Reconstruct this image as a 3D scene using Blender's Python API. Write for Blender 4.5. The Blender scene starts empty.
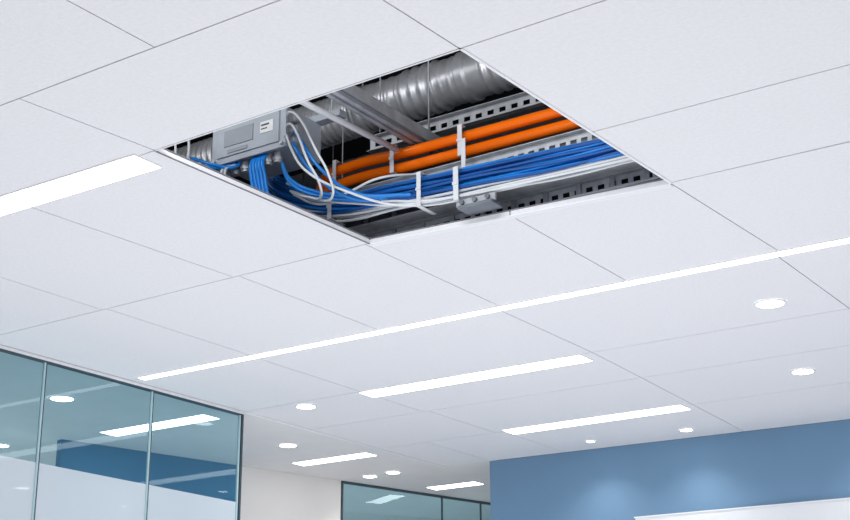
import bpy, bmesh, math, random
from mathutils import Vector, Matrix
random.seed(4)
S=1.7; CZ=1.3            # 1 unit of the plan = camera-to-ceiling height (1.7 m); eye height 1.3 m
def W(x,y,z): return Vector((x*S,y*S,CZ+z*S))
FLOOR=-CZ/S
sc=bpy.context.scene
sc.view_settings.view_transform='Standard'
COL=bpy.context.collection
# ------------------------------------------------------------ materials
def mat(name,col,rough=.6,metal=0,emit=None,es=0,noise=None,bump=None,spec=.5):
    m=bpy.data.materials.new(name);m.use_nodes=True;nt=m.node_tree;b=nt.nodes['Principled BSDF']
    b.inputs['Base Color'].default_value=(*col,1);b.inputs['Roughness'].default_value=rough
    b.inputs['Metallic'].default_value=metal;b.inputs['Specular IOR Level'].default_value=spec
    if emit: b.inputs['Emission Color'].default_value=(*emit,1);b.inputs['Emission Strength'].default_value=es
    tc=nt.nodes.new('ShaderNodeTexCoord')
    if noise:
        n=nt.nodes.new('ShaderNodeTexNoise');n.inputs['Scale'].default_value=noise[0];n.inputs['Detail'].default_value=4
        r=nt.nodes.new('ShaderNodeValToRGB');k=noise[1]
        r.color_ramp.elements[0].position=.3;r.color_ramp.elements[1].position=.7
        r.color_ramp.elements[0].color=(*[c*(1-k) for c in col],1);r.color_ramp.elements[1].color=(*[min(1,c*(1+k)) for c in col],1)
        nt.links.new(tc.outputs['Object'],n.inputs['Vector']);nt.links.new(n.outputs['Fac'],r.inputs['Fac']);nt.links.new(r.outputs['Color'],b.inputs['Base Color'])
    if bump:
        n=nt.nodes.new('ShaderNodeTexNoise');n.inputs['Scale'].default_value=bump[0];n.inputs['Detail'].default_value=3
        u=nt.nodes.new('ShaderNodeBump');u.inputs['Strength'].default_value=bump[1];u.inputs['Distance'].default_value=.002
        nt.links.new(tc.outputs['Object'],n.inputs['Vector']);nt.links.new(n.outputs['Fac'],u.inputs['Height']);nt.links.new(u.outputs['Normal'],b.inputs['Normal'])
    return m
M_tile=mat('acoustic_tile_white',(.81,.805,.825),.9,noise=(80,.028),bump=(160,.3),spec=.2)
M_grid=mat('ceiling_grid_grey',(.18,.19,.22),.6)
M_trim=mat('white_metal_trim',(.85,.86,.88),.45)
M_plaster=mat('corridor_plaster',(.78,.77,.77),.9,noise=(6,.02))
M_panel=mat('light_diffuser',(1,1,1),.5,emit=(1,.99,.97),es=6)
M_strip=mat('led_strip_diffuser',(1,1,1),.5,emit=(1,.99,.98),es=5)
M_down=mat('downlight_lens',(1,1,1),.5,emit=(1,.97,.92),es=12)
M_blue=mat('blue_paint',(.15,.275,.425),.7,noise=(2,.03),bump=(200,.1))
M_dblue=mat('dark_blue_paint',(.08,.24,.40),.7,noise=(2,.03))
M_white=mat('white_paint',(.82,.80,.78),.8,noise=(3,.02))
M_grey=mat('grey_blue_paint',(.50,.62,.68),.8,noise=(2,.05))
M_floor=mat('pale_floor',(.62,.63,.65),.6,noise=(3,.06))
M_board=mat('whiteboard_enamel',(.80,.82,.85),.35,noise=(1,.01))
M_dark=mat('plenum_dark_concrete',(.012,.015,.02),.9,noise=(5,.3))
M_alu=mat('dark_aluminium',(.07,.10,.12),.4,.5)
M_edge=mat('glass_edge',(.45,.62,.66),.3)
M_galv=mat('galvanised_steel',(.42,.44,.47),.5,.45,noise=(18,.22),bump=(30,.2))
M_zinc=mat('zinc_tray_lightened',(.55,.57,.60),.55,.15,noise=(16,.2),bump=(30,.2))  # tray steel lightened in colour to make up for weak light there
M_duct=mat('duct_foil',(.64,.66,.69),.38,.55,noise=(14,.18),bump=(9,.5))
M_chan=mat('grey_channel_steel',(.18,.20,.23),.5,.4,noise=(12,.15))
M_box=mat('junction_box_grey',(.33,.37,.42),.5,.15,noise=(10,.08))
M_cover=mat('junction_box_cover',(.24,.27,.31),.5,.15,noise=(10,.08))
M_orange=mat('orange_conduit',(1.0,.165,.0),.22,noise=(8,.06))
M_cblue=mat('blue_cable_jacket',(.010,.225,.70),.34,noise=(5,.25))
M_cdark=mat('navy_cable_jacket',(.01,.09,.35),.4,noise=(5,.2))
M_cwhite=mat('white_cable_jacket',(.68,.71,.74),.4,noise=(5,.08))
M_strap=mat('white_strap',(.68,.70,.73),.5,noise=(10,.04))
M_label=mat('paper_label',(.80,.82,.83),.6,noise=(60,.1))
M_black=mat('black_rubber',(.02,.02,.022),.5)
def glassmat(name,tint,frost=0):
    m=bpy.data.materials.new(name);m.use_nodes=True;nt=m.node_tree;nt.nodes.clear()
    o=nt.nodes.new('ShaderNodeOutputMaterial');t=nt.nodes.new('ShaderNodeBsdfTransparent');t.inputs[0].default_value=(*tint,1)
    g=nt.nodes.new('ShaderNodeBsdfGlossy');g.inputs['Roughness'].default_value=.02;g.inputs[0].default_value=(.8,.95,1,1)
    x=nt.nodes.new('ShaderNodeMixShader');lw=nt.nodes.new('ShaderNodeFresnel');lw.inputs[0].default_value=1.35
    src=t
    if frost:
        d=nt.nodes.new('ShaderNodeBsdfDiffuse');d.inputs[0].default_value=(.80,.87,.93,1)
        tl=nt.nodes.new('ShaderNodeBsdfTranslucent');tl.inputs[0].default_value=(.85,.93,.98,1)
        y=nt.nodes.new('ShaderNodeMixShader');y.inputs[0].default_value=.4
        nt.links.new(d.outputs[0],y.inputs[1]);nt.links.new(tl.outputs[0],y.inputs[2])
        z=nt.nodes.new('ShaderNodeMixShader');z.inputs[0].default_value=frost
        nt.links.new(t.outputs[0],z.inputs[1]);nt.links.new(y.outputs[0],z.inputs[2]);src=z
    nt.links.new(lw.outputs[0],x.inputs[0]);nt.links.new(src.outputs[0],x.inputs[1]);nt.links.new(g.outputs[0],x.inputs[2]);nt.links.new(x.outputs[0],o.inputs[0])
    return m
M_glass=glassmat('tinted_glass',(.55,.80,.88)); M_frost=glassmat('frosted_film',(.8,.9,.95),frost=.92)
# ------------------------------------------------------------ mesh builder
class B:
    def __init__(s,name,mats): s.name=name;s.bm=bmesh.new();s.mats=mats
    def quad(s,pts,mi=0):
        f=s.bm.faces.new([s.bm.verts.new(W(*p)) for p in pts]);f.material_index=mi;return f
    def prism(s,poly,z0,z1,mi=0):
        lo=[s.bm.verts.new(W(x,y,z0)) for x,y in poly];hi=[s.bm.verts.new(W(x,y,z1)) for x,y in poly];n=len(poly)
        for f in [lo[::-1],hi]+[[lo[i],lo[(i+1)%n],hi[(i+1)%n],hi[i]] for i in range(n)]:
            g=s.bm.faces.new(f);g.material_index=mi
    def box(s,x0,x1,y0,y1,z0,z1,mi=0): s.prism([(x0,y0),(x1,y0),(x1,y1),(x0,y1)],z0,z1,mi)
    def rings(s,ringlist,mi=0,smooth=True,cap=True):
        vs=[[s.bm.verts.new(p) for p in r] for r in ringlist];n=len(vs[0])
        for a,b in zip(vs,vs[1:]):
            for i in range(n):
                f=s.bm.faces.new([a[i],a[(i+1)%n],b[(i+1)%n],b[i]]);f.smooth=smooth;f.material_index=mi
        if cap:
            for r in (vs[0][::-1],vs[-1]):
                f=s.bm.faces.new(r);f.material_index=mi
    def cyl(s,p,q,r,mi=0,n=16,prof=None):
        p=W(*p);q=W(*q);d=(q-p);L=d.length;d.normalize();a=d.orthogonal().normalized();b=d.cross(a)
        prof=prof or [(0,1),(1,1)]
        s.rings([[p+d*(t*L)+(a*math.cos(k*2*math.pi/n)+b*math.sin(k*2*math.pi/n))*r*S*m for k in range(n)] for t,m in prof],mi)
    def perf(s,x0,x1,y,z0,z1,pitch=.026,hw=.015,hh=.35,mi=0,flange=.014):
        "slotted steel channel running along X, web facing -Y, thin flanges"
        h=z1-z0;a=z0+h*(1-hh)/2;b=z1-h*(1-hh)/2;t=.0015;n=int((x1-x0)/pitch)
        s.box(x0,x1,y,y+t,z0,a,mi);s.box(x0,x1,y,y+t,b,z1,mi)
        x=x0
        for i in range(n+1):
            e=min(x+pitch-hw,x1)
            if e>x: s.box(x,e,y,y+t,a,b,mi)
            x+=pitch
            if x>=x1: break
        s.box(x0,x1,y-flange,y,z1-t,z1,mi);s.box(x0,x1,y-flange,y,z0,z0+t,mi)
    def done(s,bevel=0):
        bmesh.ops.recalc_face_normals(s.bm,faces=s.bm.faces)
        me=bpy.data.meshes.new(s.name);s.bm.to_mesh(me);s.bm.free()
        o=bpy.data.objects.new(s.name,me);COL.objects.link(o)
        for m in s.mats: me.materials.append(m)
        if bevel:
            v=o.modifiers.new('bev','BEVEL');v.width=bevel;v.segments=2;v.limit_method='ANGLE'
        return o
def cables(name,paths,r,m,res=10):
    cu=bpy.data.curves.new(name,'CURVE');cu.dimensions='3D';cu.bevel_depth=r*S;cu.bevel_resolution=3;cu.resolution_u=res;cu.use_fill_caps=True
    for p in paths:
        sp=cu.splines.new('BEZIER');sp.bezier_points.add(len(p)-1)
        for bp,c in zip(sp.bezier_points,p):
            bp.co=W(*c);bp.handle_left_type=bp.handle_right_type='AUTO'
    cu.materials.append(m);o=bpy.data.objects.new(name,cu);COL.objects.link(o);return o
def interp(x,pts):
    if x<=pts[0][0]: return pts[0][1]
    for (a,b),(c,d) in zip(pts,pts[1:]):
        if x<=c: return b+(d-b)*(x-a)/(c-a)
    return pts[-1][1]
# ------------------------------------------------------------ ceiling tiles
A2=lambda x:1.352-.016*x
A1=lambda x:1.609-.03*x
A3=lambda x:interp(x,[(-2.93,2.297),(-2.46,2.29),(-2.03,2.28),(-1.67,2.272),(-1.345,2.297),(-1.01,2.322),(-.6,2.327)])
K=lambda v:(lambda x:v)
WALL=lambda x:4.469+.056*(x+2.73)
XL=-2.925; XR=.7
rows=[(K(-1.5),K(-.9),[XL,-2.2,-1.5,-.8,-.1,XR]),(K(-.9),K(-.3),[XL,-2.2,-1.5,-.8,-.1,XR]),(K(-.3),K(.3),[XL,-2.2,-1.5,-.8,-.1,XR]),
(K(.3),K(.82),[XL,-2.2,-1.5,-.8,-.1,XR]),
(K(.82),A2,[XL,-2.12,-1.415,-.7,0,XR]),
(A2,A1,[XL,-2.4,(-1.722,-1.692),(-1.052,-1.040),-.4,XR]),
(A1,A3,[XL,-2.48,(-2.09,-2.055),(-1.69,-1.67)]),
(A1,K(2.03),[(-1.04,-1.023),-.35,XR]),(K(2.03),A3,[(-1.023,-1.01),-.2,XR]),
(A3,K(2.828),[XL,-2.465,-2.04,-1.683,-1.345,(-1.01,-.985),-.64,-.3,XR]),
(K(2.828),K(3.32),[XL,-2.47,-1.70,-1.0,-.3,XR]),
(K(3.32),K(3.65),[XL,-2.47,(-1.70,-1.715),-1.0,-.3,XR]),
(K(3.65),K(4.05),[XL,-2.45,(-1.715,-1.735),-1.0,-.3,XR]),
(K(4.05),WALL,[XL+.2,-2.42,(-1.735,-1.76),-1.0,-.3,XR])]
g=.0014
c=B('ceiling',[M_tile,M_grid])
for lo,hi,br in rows:
    br=[b if isinstance(b,tuple) else (b,b) for b in br]
    for a,b in zip(br,br[1:]):
        a0,a1,b0,b1=a[0]+g,a[1]+g,b[0]-g,b[1]-g
        c.prism([(a0,lo(a0)+g),(b0,lo(b0)+g),(b1,hi(b1)-g),(a1,hi(a1)-g)],1.0,1.009)
        # grey T-grid just above each joint
        c.prism([(a[0],lo(a[0])),(b[0],lo(b[0])),(b[1],hi(b[1])),(a[1],hi(a[1]))],1.0095,1.0115,1)
c.prism([(XL+g,4.05+g),(XL+.2-g,4.05+g),(XL+.2-g,WALL(-2.73)),(XL+g,WALL(-2.73))],1.0,1.009)
c.done()
# trim around the open bay
O=[(-1.69,1.66),(-1.04,1.641),(-1.01,2.322),(-1.67,2.272)]
t=B('trim_1',[M_trim,M_grid])
def strip(p,q,w,z0,z1,mi=0):
    d=Vector((q[0]-p[0],q[1]-p[1])).normalized();n=Vector((-d.y,d.x))*w
    t.prism([p,q,(q[0]+n.x,q[1]+n.y),(p[0]+n.x,p[1]+n.y)],z0,z1,mi)
strip(O[2],O[3],-.016,.997,.9995);strip(O[1],O[2],-.005,.998,.9995);strip(O[3],O[0],-.003,.998,.9995,1);strip(O[0],O[1],-.002,.998,.9995)
t.done()
# plaster ceiling of the corridor / meeting room
p=B('ceiling_corridor',[M_plaster])
p.prism([(-5.2,-1.5),(XL-.004,-1.5),(XL-.004,4.47),(-2.73,4.47),(-2.73,8),(-5.2,8)],1.0,1.01);p.done()
t2=B('trim_2',[M_trim]);t2.box(XL-.008,XL+.004,3.30,4.47,.997,.9995);t2.done()
# ------------------------------------------------------------ walls, floor, plenum
def wall(name,p,q,z0,z1,m,th=.03):
    w=B(name,[m]);d=Vector((q[0]-p[0],q[1]-p[1])).normalized();n=Vector((-d.y,d.x))*th
    w.prism([p,q,(q[0]+n.x,q[1]+n.y),(p[0]+n.x,p[1]+n.y)],z0,z1);return w.done()
wall('wall_blue',(-2.73,4.469),(XR,WALL(XR)),FLOOR,.9995,M_blue,.06)
FX=lambda y:-3.70+.24*(y-3.3)
wall('wall_meeting_room',(FX(3.28),3.28),(FX(3.99),3.99),FLOOR,.9995,M_dblue)
wall('wall_corridor',(FX(3.99),3.99),(FX(4.47),4.47),FLOOR,.9995,M_white)
wall('wall_far',(-5.15,-1.5),(-5.15,8),FLOOR,.9995,M_grey)
wall('wall_end',(-5.1,7.9),(-2.6,7.9),FLOOR,.9995,M_grey)
f=B('floor',[M_floor]);f.box(-5.2,XR+1.5,-2.5,8,FLOOR-.03,FLOOR);f.done()
d=B('deck_light_block',[M_dark])  # deck slab with added side panels that block world light from the plenum
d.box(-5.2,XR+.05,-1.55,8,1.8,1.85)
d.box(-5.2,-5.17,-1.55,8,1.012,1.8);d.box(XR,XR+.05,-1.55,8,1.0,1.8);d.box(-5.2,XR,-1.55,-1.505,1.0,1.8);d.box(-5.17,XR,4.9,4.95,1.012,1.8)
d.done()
wb=B('whiteboard',[M_board,M_trim])
wb.prism([(-2.161,WALL(-2.161)-.012),(-.9,WALL(-.9)-.012),(-.9,WALL(-.9)-.001),(-2.161,WALL(-2.161)-.001)],.15,.742)
for z in (.146,.742): wb.prism([(-2.165,WALL(-2.165)-.015),(-.896,WALL(-.896)-.015),(-.896,WALL(-.896)-.001),(-2.165,WALL(-2.165)-.001)],z,z+.004,1)
wb.done()
# ------------------------------------------------------------ glass partition
GX=-2.93
gp=B('glass_partition',[M_glass,M_frost,M_alu,M_trim,M_edge])
ys=[1.4,1.78,2.16,2.52,2.925,3.31]
for a,b in zip(ys,ys[1:]):
    gp.quad([(GX,a+.002,.715),(GX,b-.002,.715),(GX,b-.002,.985),(GX,a+.002,.985)],0)
    gp.quad([(GX,a+.002,FLOOR+.02),(GX,b-.002,FLOOR+.02),(GX,b-.002,.715),(GX,a+.002,.715)],1)
    gp.box(GX-.003,GX+.003,b-.002,b+.002,FLOOR+.02,.986,2)
    gp.box(GX-.003,GX+.004,b-.008,b-.003,FLOOR+.02,.986,4)
gp.box(GX-.012,GX+.005,ys[0],3.315,.990,.9992,3);gp.box(GX-.008,GX+.006,ys[0],3.315,.986,.990,2)
gp.box(GX-.010,GX+.010,ys[0],3.315,FLOOR,FLOOR+.02,2);gp.box(GX-.005,GX+.005,3.312,3.320,FLOOR,.990,2)
gp.done()
cg=B('corridor_glass_partition',[M_glass,M_alu])
cy=[4.475,5.0,5.22,5.75,6.3,6.9]
for a,b in zip(cy,cy[1:]):
    cg.quad([(FX(a),a,FLOOR),(FX(b),b,FLOOR),(FX(b),b,.99),(FX(a),a,.99)],0)
    cg.box(FX(b)-.003,FX(b)+.003,b-.003,b+.003,FLOOR,.99,1)
cg.prism([(FX(4.475)-.01,4.475),(FX(4.475)+.004,4.475),(FX(6.9)+.004,6.9),(FX(6.9)-.01,6.9)],.991,.9995,1)
cg.box(FX(4.475)-.004,FX(4.475)+.004,4.472,4.480,FLOOR,.991,1)
cg.done()
# ------------------------------------------------------------ lights in the ceiling
def linear(name,x0,x1,y0,y1,m):
    b=B(name,[M_trim,m]);e=.003
    for q in ((x0-e,x1+e,y0-e,y0),(x0-e,x1+e,y1,y1+e),(x0-e,x0,y0,y1),(x1,x1+e,y0,y1)): b.box(*q,.9975,.9997,0)
    b.box(x0,x1,y0,y1,.9968,.9997,1);b.done()
linear('linear_ceiling_light',-2.48,-1.735,1.652,1.718,M_panel)
linear('linear_ceiling_light',-2.475,-1.738,3.320,3.392,M_panel)
linear('linear_ceiling_light',-2.405,-1.765,4.025,4.10,M_panel)
linear('linear_ceiling_light',-3.335,-3.0,4.065,4.13,M_panel)
linear('linear_ceiling_light',-3.227,-3.0,4.79,4.86,M_panel)
linear('linear_ceiling_light',-3.51,-3.05,3.27,3.345,M_panel)
s=B('led_light_strip',[M_trim,M_strip]);s.box(-2.88,.6,2.815,2.841,.9970,.9997,1);s.box(-2.88,.6,2.8132,2.815,.998,.9997,0);s.box(-2.88,.6,2.841,2.8428,.998,.9997,0);s.done()
def down(x,y,r=.032,pw=4):
    b=B('recessed_downlight',[M_trim,M_down]);n=32
    def ring(rad,z): return [W(x+rad*math.cos(k*2*math.pi/n),y+rad*math.sin(k*2*math.pi/n),z) for k in range(n)]
    b.rings([ring(r*1.22,.9997),ring(r*1.2,.9975),ring(r*1.02,.9968),ring(r,.9985)],0,cap=False)
    b.rings([ring(r*.999,.9997),ring(r*.999,.9972)],1);o=b.done()
    l=bpy.data.lights.new('lamp','SPOT');l.energy=pw;l.spot_size=math.radians(120);l.spot_blend=.9;l.shadow_soft_size=.04;l.color=(1,.96,.9)
    lo=bpy.data.objects.new('lamp',l);COL.objects.link(lo);lo.location=W(x,y,.985);lo.parent=o
for a in [(-1.141,3.166,.032),(-1.308,3.845,.029),(-1.904,4.38,.02),(-2.72,3.373,.028),(-3.146,3.806,.029),(-3.147,4.44,.026),(-3.268,4.457,.026),(-3.249,2.865,.034),(-3.953,3.225,.03),(-2.253,4.36,.014),(-1.3,4.42,.02)]:
    down(a[0],a[1],r=a[2],pw=7)
# ------------------------------------------------------------ plenum services
du=B('ventilation_duct',[M_duct,M_galv]);prof=[];x0,x1=-2.55,-1.05;N=600
for i in range(N+1):
    tt=i/N;x=x0+(x1-x0)*tt
    if x<-1.86 : m=1+.05*math.sin(x*2*math.pi/.018)
    elif x<-1.76: m=1.0+.03*max(0,math.sin(x*2*math.pi/.030))
    elif x<-1.66: m=1.05+.06*math.sin(x*2*math.pi/.027)
    elif x<-1.60: m=1.0+.03*max(0,math.sin(x*2*math.pi/.025))
    elif x<-1.575: m=1.10
    elif x<-1.535: m=1.0
    else: m=1.02+.045*math.sin(x*2*math.pi/.026)
    prof.append((tt,m))
du.cyl((x0,2.55,1.452),(x1,2.55,1.488),.056,0,40,prof)
for xx in (-2.2,-1.9,-1.35):
    zc=1.452+(xx-x0)/(x1-x0)*.036
    du.cyl((xx-.006,2.55,zc),(xx+.006,2.55,zc),.062,1,40)
    du.cyl((xx,2.55,zc+.055),(xx,2.55,1.8),.002,1,8)
du.done()
d2=B('air_supply_pipe',[M_chan]);d2.cyl((-2.8,2.95,1.50),(-.6,2.95,1.52),.05,0,28,[(i/80,1+.03*(i%2)) for i in range(81)])
d2.cyl((-2.8,2.75,1.33),(-.6,2.75,1.33),.018,0,16);d2.cyl((-2.8,2.82,1.28),(-.6,2.82,1.28),.012,0,16)
for xx in (-2.3,-1.2): d2.cyl((xx,2.75,1.348),(xx,2.75,1.8),.002,0,8);d2.cyl((xx,2.95,1.555),(xx,2.95,1.8),.002,0,8);d2.cyl((xx,2.82,1.29),(xx,2.82,1.8),.002,0,8)
d2.done()
st=B('slotted_steel_channel',[M_galv]);st.perf(-1.78,-.95,2.42,1.282,1.318,.03,.016,.3)
for xx in (-1.76,-1.1): st.cyl((xx,2.43,1.31),(xx,2.43,1.8),.0015,0,8)
st.done()
tr=B('cable_tray',[M_galv,M_chan,M_zinc]);tr.perf(-1.80,-.9,2.318,1.112,1.148,.024,.014,.3,2)
tr.perf(-1.95,-.85,2.37,1.030,1.062,.026,.015,.32,2,.012)
tr.perf(-1.95,-.85,2.345,1.006,1.022,.02,.010,.3,2,.01)
tr.box(-1.95,-.85,2.31,2.37,1.062,1.064,2);tr.box(-1.95,-.85,2.345,2.37,1.022,1.030,2)
tr.box(-1.95,-.85,2.372,2.376,1.064,1.112,1)
for i in range(14):
    xx=-1.9+i*.075;tr.box(xx-.005,xx+.005,2.364,2.369,1.03,1.118,0)
for xx in (-1.79,-.98): tr.cyl((xx,2.33,1.142),(xx,2.33,1.8),.0015,0,8)
tr.done()
ch=B('steel_support_channel',[M_chan,M_galv])
ch.box(-1.612,-1.572,1.60,2.40,1.232,1.236,0);ch.box(-1.612,-1.608,1.60,2.40,1.236,1.262,1);ch.box(-1.576,-1.572,1.60,2.40,1.236,1.262,1)
ch.box(-1.606,-1.596,1.60,2.40,1.228,1.232,1);ch.box(-1.588,-1.578,1.60,2.40,1.228,1.232,1)
for yy in (1.75,2.38): ch.cyl((-1.592,yy,1.236),(-1.592,yy,1.8),.002,1,8)
ch.done()
sr=B('white_strut',[M_strap]);sr.cyl((-1.640,1.65,1.2),(-1.608,2.28,1.2),.0065,0,16);sr.cyl((-1.635,1.75,1.205),(-1.635,1.75,1.8),.002,0,8);sr.done()
# orange conduits
def orange(z,yo):
    return [(-.85,2.33+yo,z-.002),(-1.3,2.33+yo,z),(-1.6,2.33+yo,z+.002),(-1.78,2.33+yo,z+.004),(-1.84,2.335+yo,z-.004),(-1.868,2.35+yo,z-.035),(-1.872,2.38+yo,z-.09),(-1.86,2.42,z-.12)]
cables('orange_conduit',[orange(1.211,0),orange(1.177,0)],.0118,M_orange,16)
# blue bundle
main=[(-.82,1.066),(-1.06,1.069),(-1.213,1.071),(-1.396,1.078),(-1.592,1.087),(-1.736,1.097),(-1.84,1.125),(-1.92,1.17),(-1.97,1.22)]
def bundle(n,rows,zoff,m,name,r,spread,yb=2.262,jit=.0022):
    P=[]
    for i in range(n):
        oz=((i%rows)/(rows-1)-.5)*spread+zoff+random.uniform(-.002,.002);oy=(i//rows)*.0085+random.uniform(-.002,.002)
        ph=random.uniform(0,6);k=random.uniform(.6,1.2)
        P.append([(x+random.uniform(-.01,.01),yb+oy+.003*math.sin(x*9+ph),z+oz*(1 if x>-1.7 else k)+jit*math.sin(x*(11+i%5)+ph)) for x,z in main])
    return cables(name,P,r,m)
bundle(24,8,.006,M_cblue,'blue_cable_bundle',.0033,.044,2.262,.0026)
bundle(4,4,.004,M_cdark,'navy_cable_bundle',.0032,.035,2.254,.003)
bundle(6,3,-.024,M_cwhite,'white_cable_bundle',.0030,.014,2.262,.003)
P=[]
for i in range(5):
    x=-1.855+i*.008;P.append([(x,2.12,1.19),(x,2.10,1.165),(x+.002+.001*i,2.10,1.13),(x+.008,2.11,1.09),(x+.02,2.13,1.05),(x+.03,2.18,1.03)])
for i in range(5):
    x=-1.945+i*.012;P.append([(x,2.12,1.19),(x-.002,2.09,1.175-.003*i),(x-.03,2.07,1.160+.002*i),(x-.075,2.07,1.165+.006*i),(x-.12,2.09,1.200+.003*i),(x-.16,2.15,1.24)])
P.append([(-1.76,2.12,1.20),(-1.735,2.10,1.17),(-1.70,2.12,1.11),(-1.66,2.18,1.072),(-1.60,2.245,1.07)])
P.append([(-1.76,2.12,1.225),(-1.725,2.10,1.19),(-1.685,2.12,1.12),(-1.64,2.18,1.076),(-1.56,2.245,1.075)])
for i in range(2):
    P.append([(-1.80,2.13,1.17),(-1.78,2.14,1.125-.008*i),(-1.73,2.17,1.095-.008*i),(-1.66,2.21,1.08-.006*i),(-1.55,2.25,1.075)])
cables('blue_patch_cable',P,.0038,M_cblue)
P=[]
P.append([(-1.765,2.10,1.250),(-1.735,2.08,1.245),(-1.70,2.07,1.215),(-1.675,2.09,1.15),(-1.655,2.11,1.095),(-1.66,2.13,1.06),(-1.71,2.15,1.065),(-1.78,2.17,1.10)])
P.append([(-1.765,2.10,1.225),(-1.735,2.08,1.218),(-1.71,2.07,1.19),(-1.695,2.09,1.13),(-1.68,2.11,1.085),(-1.69,2.13,1.065),(-1.74,2.15,1.08),(-1.80,2.17,1.11)])
P.append([(-1.765,2.10,1.20),(-1.745,2.08,1.195),(-1.73,2.08,1.16),(-1.70,2.09,1.11),(-1.64,2.15,1.07),(-1.56,2.24,1.05),(-1.3,2.25,1.04)])
P.append([(-1.90,2.12,1.18),(-1.905,2.08,1.16),(-1.90,2.07,1.14),(-1.88,2.08,1.10)])
P.append([(-1.91,2.12,1.18),(-1.915,2.08,1.16),(-1.91,2.07,1.14),(-1.895,2.08,1.10)])
P.append([(-2.08,2.10,1.30),(-2.04,2.06,1.25),(-2.03,2.05,1.20),(-2.06,2.06,1.17)])
P.append([(-2.03,2.10,1.29),(-2.0,2.06,1.25),(-1.99,2.05,1.20),(-2.01,2.06,1.17)])
P.append([(-1.83,2.2,1.13),(-1.76,2.2,1.10),(-1.70,2.21,1.095),(-1.62,2.23,1.12),(-1.56,2.30,1.14)])
P.append([(-1.84,2.2,1.15),(-1.78,2.19,1.115),(-1.72,2.19,1.08),(-1.66,2.22,1.07),(-1.58,2.24,1.055),(-1.3,2.25,1.045),(-.9,2.25,1.04)])
P.append([(-1.82,2.2,1.12),(-1.76,2.2,1.085),(-1.70,2.21,1.08),(-1.62,2.23,1.07),(-1.5,2.245,1.050),(-1.2,2.25,1.038),(-.9,2.25,1.034)])
cables('white_patch_cable',P,.0027,M_cwhite)
# junction box
jb=B('junction_box',[M_box,M_cover,M_black,M_label,M_galv])
jb.box(-1.955,-1.765,2.10,2.22,1.185,1.275,0);jb.box(-1.962,-1.758,2.094,2.10,1.180,1.280,0)
jb.box(-1.945,-1.775,2.091,2.094,1.194,1.266,0);jb.box(-1.925,-1.845,2.0895,2.091,1.215,1.252,1)
jb.box(-1.825,-1.790,2.0895,2.091,1.222,1.248,3);jb.box(-1.822,-1.800,2.0890,2.0895,1.238,1.242,2);jb.box(-1.822,-1.805,2.0890,2.0895,1.230,1.233,2)
jb.box(-1.915,-1.860,2.0895,2.091,1.199,1.207,1)
for x,z in ((-1.953,1.188),(-1.767,1.188),(-1.953,1.272),(-1.767,1.272)): jb.cyl((x,2.088,z),(x,2.094,z),.004,4,10)
for x in (-1.94,-1.915,-1.89,-1.85,-1.825,-1.80):
    jb.cyl((x,2.12,1.160),(x,2.12,1.186),.0085,4,12);jb.cyl((x,2.12,1.166),(x,2.12,1.174),.011,4,6)
for z in (1.20,1.225,1.25):
    jb.cyl((-1.768,2.12,z),(-1.742,2.12,z),.009,4,12);jb.cyl((-1.756,2.12,z),(-1.750,2.12,z),.0115,4,6)
jb.box(-2.02,-1.70,2.20,2.225,1.275,1.290,0)
for x in (-1.99,-1.73): jb.cyl((x,2.212,1.29),(x,2.212,1.8),.002,4,8)
jb.done(.002)
# straps and clamps
def hook(x,yf,z0,z1,w=.008,dp=.03):
    b=B('cable_strap',[M_strap]);b.box(x-w,x+w,yf,yf+.0015,z0,z1);b.box(x-w,x+w,yf,yf+dp,z1,z1+.0015);b.box(x-w,x+w,yf,yf+dp,z0-.0015,z0)
    b.box(x-w*1.2,x+w*1.2,yf-.002,yf,(z0+z1)/2-.003,(z0+z1)/2+.003);b.done()
hook(-1.435,2.240,1.036,1.105,.006,.06);hook(-1.462,2.300,1.160,1.226,.0055,.015);hook(-1.525,2.240,1.042,1.115,.005,.06)
hook(-1.635,2.300,1.162,1.226,.005,.015);hook(-1.755,2.24,1.064,1.12,.005,.05);hook(-1.79,2.300,1.162,1.225,.0045,.015)
rod=B('strap_hanger',[M_strap]);rod.box(-1.441,-1.431,2.272,2.2735,1.108,1.18);rod.done()
br=B('cable_tray_bracket',[M_chan,M_galv]);br.box(-1.44,-1.35,2.25,2.256,1.022,1.036,1);br.box(-1.435,-1.355,2.245,2.29,1.016,1.022,0)
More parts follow.
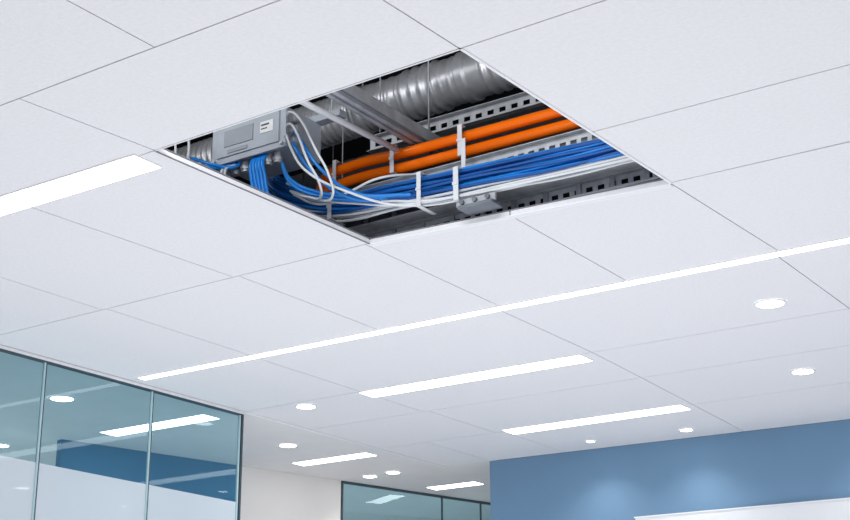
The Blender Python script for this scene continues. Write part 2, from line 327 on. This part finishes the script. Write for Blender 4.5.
for x in (-1.425,-1.395,-1.365): br.cyl((x,2.243,1.029),(x,2.252,1.029),.005,0,8)
br.done()
# ------------------------------------------------------------ lighting
w=bpy.data.worlds.new('world');sc.world=w;w.use_nodes=True
w.node_tree.nodes['Background'].inputs[0].default_value=(.95,.955,1,1);w.node_tree.nodes['Background'].inputs[1].default_value=.88
def area(name,loc,tgt,sx,sy,e,col=(1,1,1)):
    l=bpy.data.lights.new(name,'AREA');l.shape='RECTANGLE';l.size=sx;l.size_y=sy;l.energy=e;l.color=col
    o=bpy.data.objects.new(name,l);COL.objects.link(o);o.location=W(*loc);o.rotation_euler=(W(*tgt)-W(*loc)).to_track_quat('-Z','Y').to_euler()
area('ceiling_fill',(-1.4,2.2,-.55),(-1.4,2.2,1),5,6,92,(.985,.985,1))  # added fill lamps below the view, brightening the ceilings from underneath
area('ceiling_fill',(-3.9,4.0,-.55),(-3.9,4.0,1),2,6,50,(1,.97,.94))
area('plenum_fill',(-1.2,1.35,1.42),(-1.5,2.4,1.25),1.1,.45,17,(.97,.98,1))  # added fill lamps inside the plenum, hidden above the near tiles
area('plenum_fill',(-2.3,1.6,1.55),(-1.8,2.4,1.3),.6,.3,6,(.97,.98,1))
area('plenum_fill',(-1.35,1.42,1.09),(-1.4,2.37,1.03),1.0,.1,5,(.97,.98,1))
# ------------------------------------------------------------ camera
yaw,pitch,roll=2.1639,.3290,-.0061
fv=Vector((math.cos(pitch)*math.cos(yaw),math.cos(pitch)*math.sin(yaw),math.sin(pitch)))
r=Vector((math.sin(yaw),-math.cos(yaw),0));u=r.cross(fv)
r2=r*math.cos(roll)+u*math.sin(roll);u2=-r*math.sin(roll)+u*math.cos(roll)
cd=bpy.data.cameras.new('camera');cd.sensor_width=36;cd.lens=1428.5/850*36;cam=bpy.data.objects.new('camera',cd);COL.objects.link(cam)
cam.matrix_world=Matrix(((r2.x,u2.x,-fv.x,0),(r2.y,u2.y,-fv.y,0),(r2.z,u2.z,-fv.z,CZ),(0,0,0,1)))
sc.camera=cam
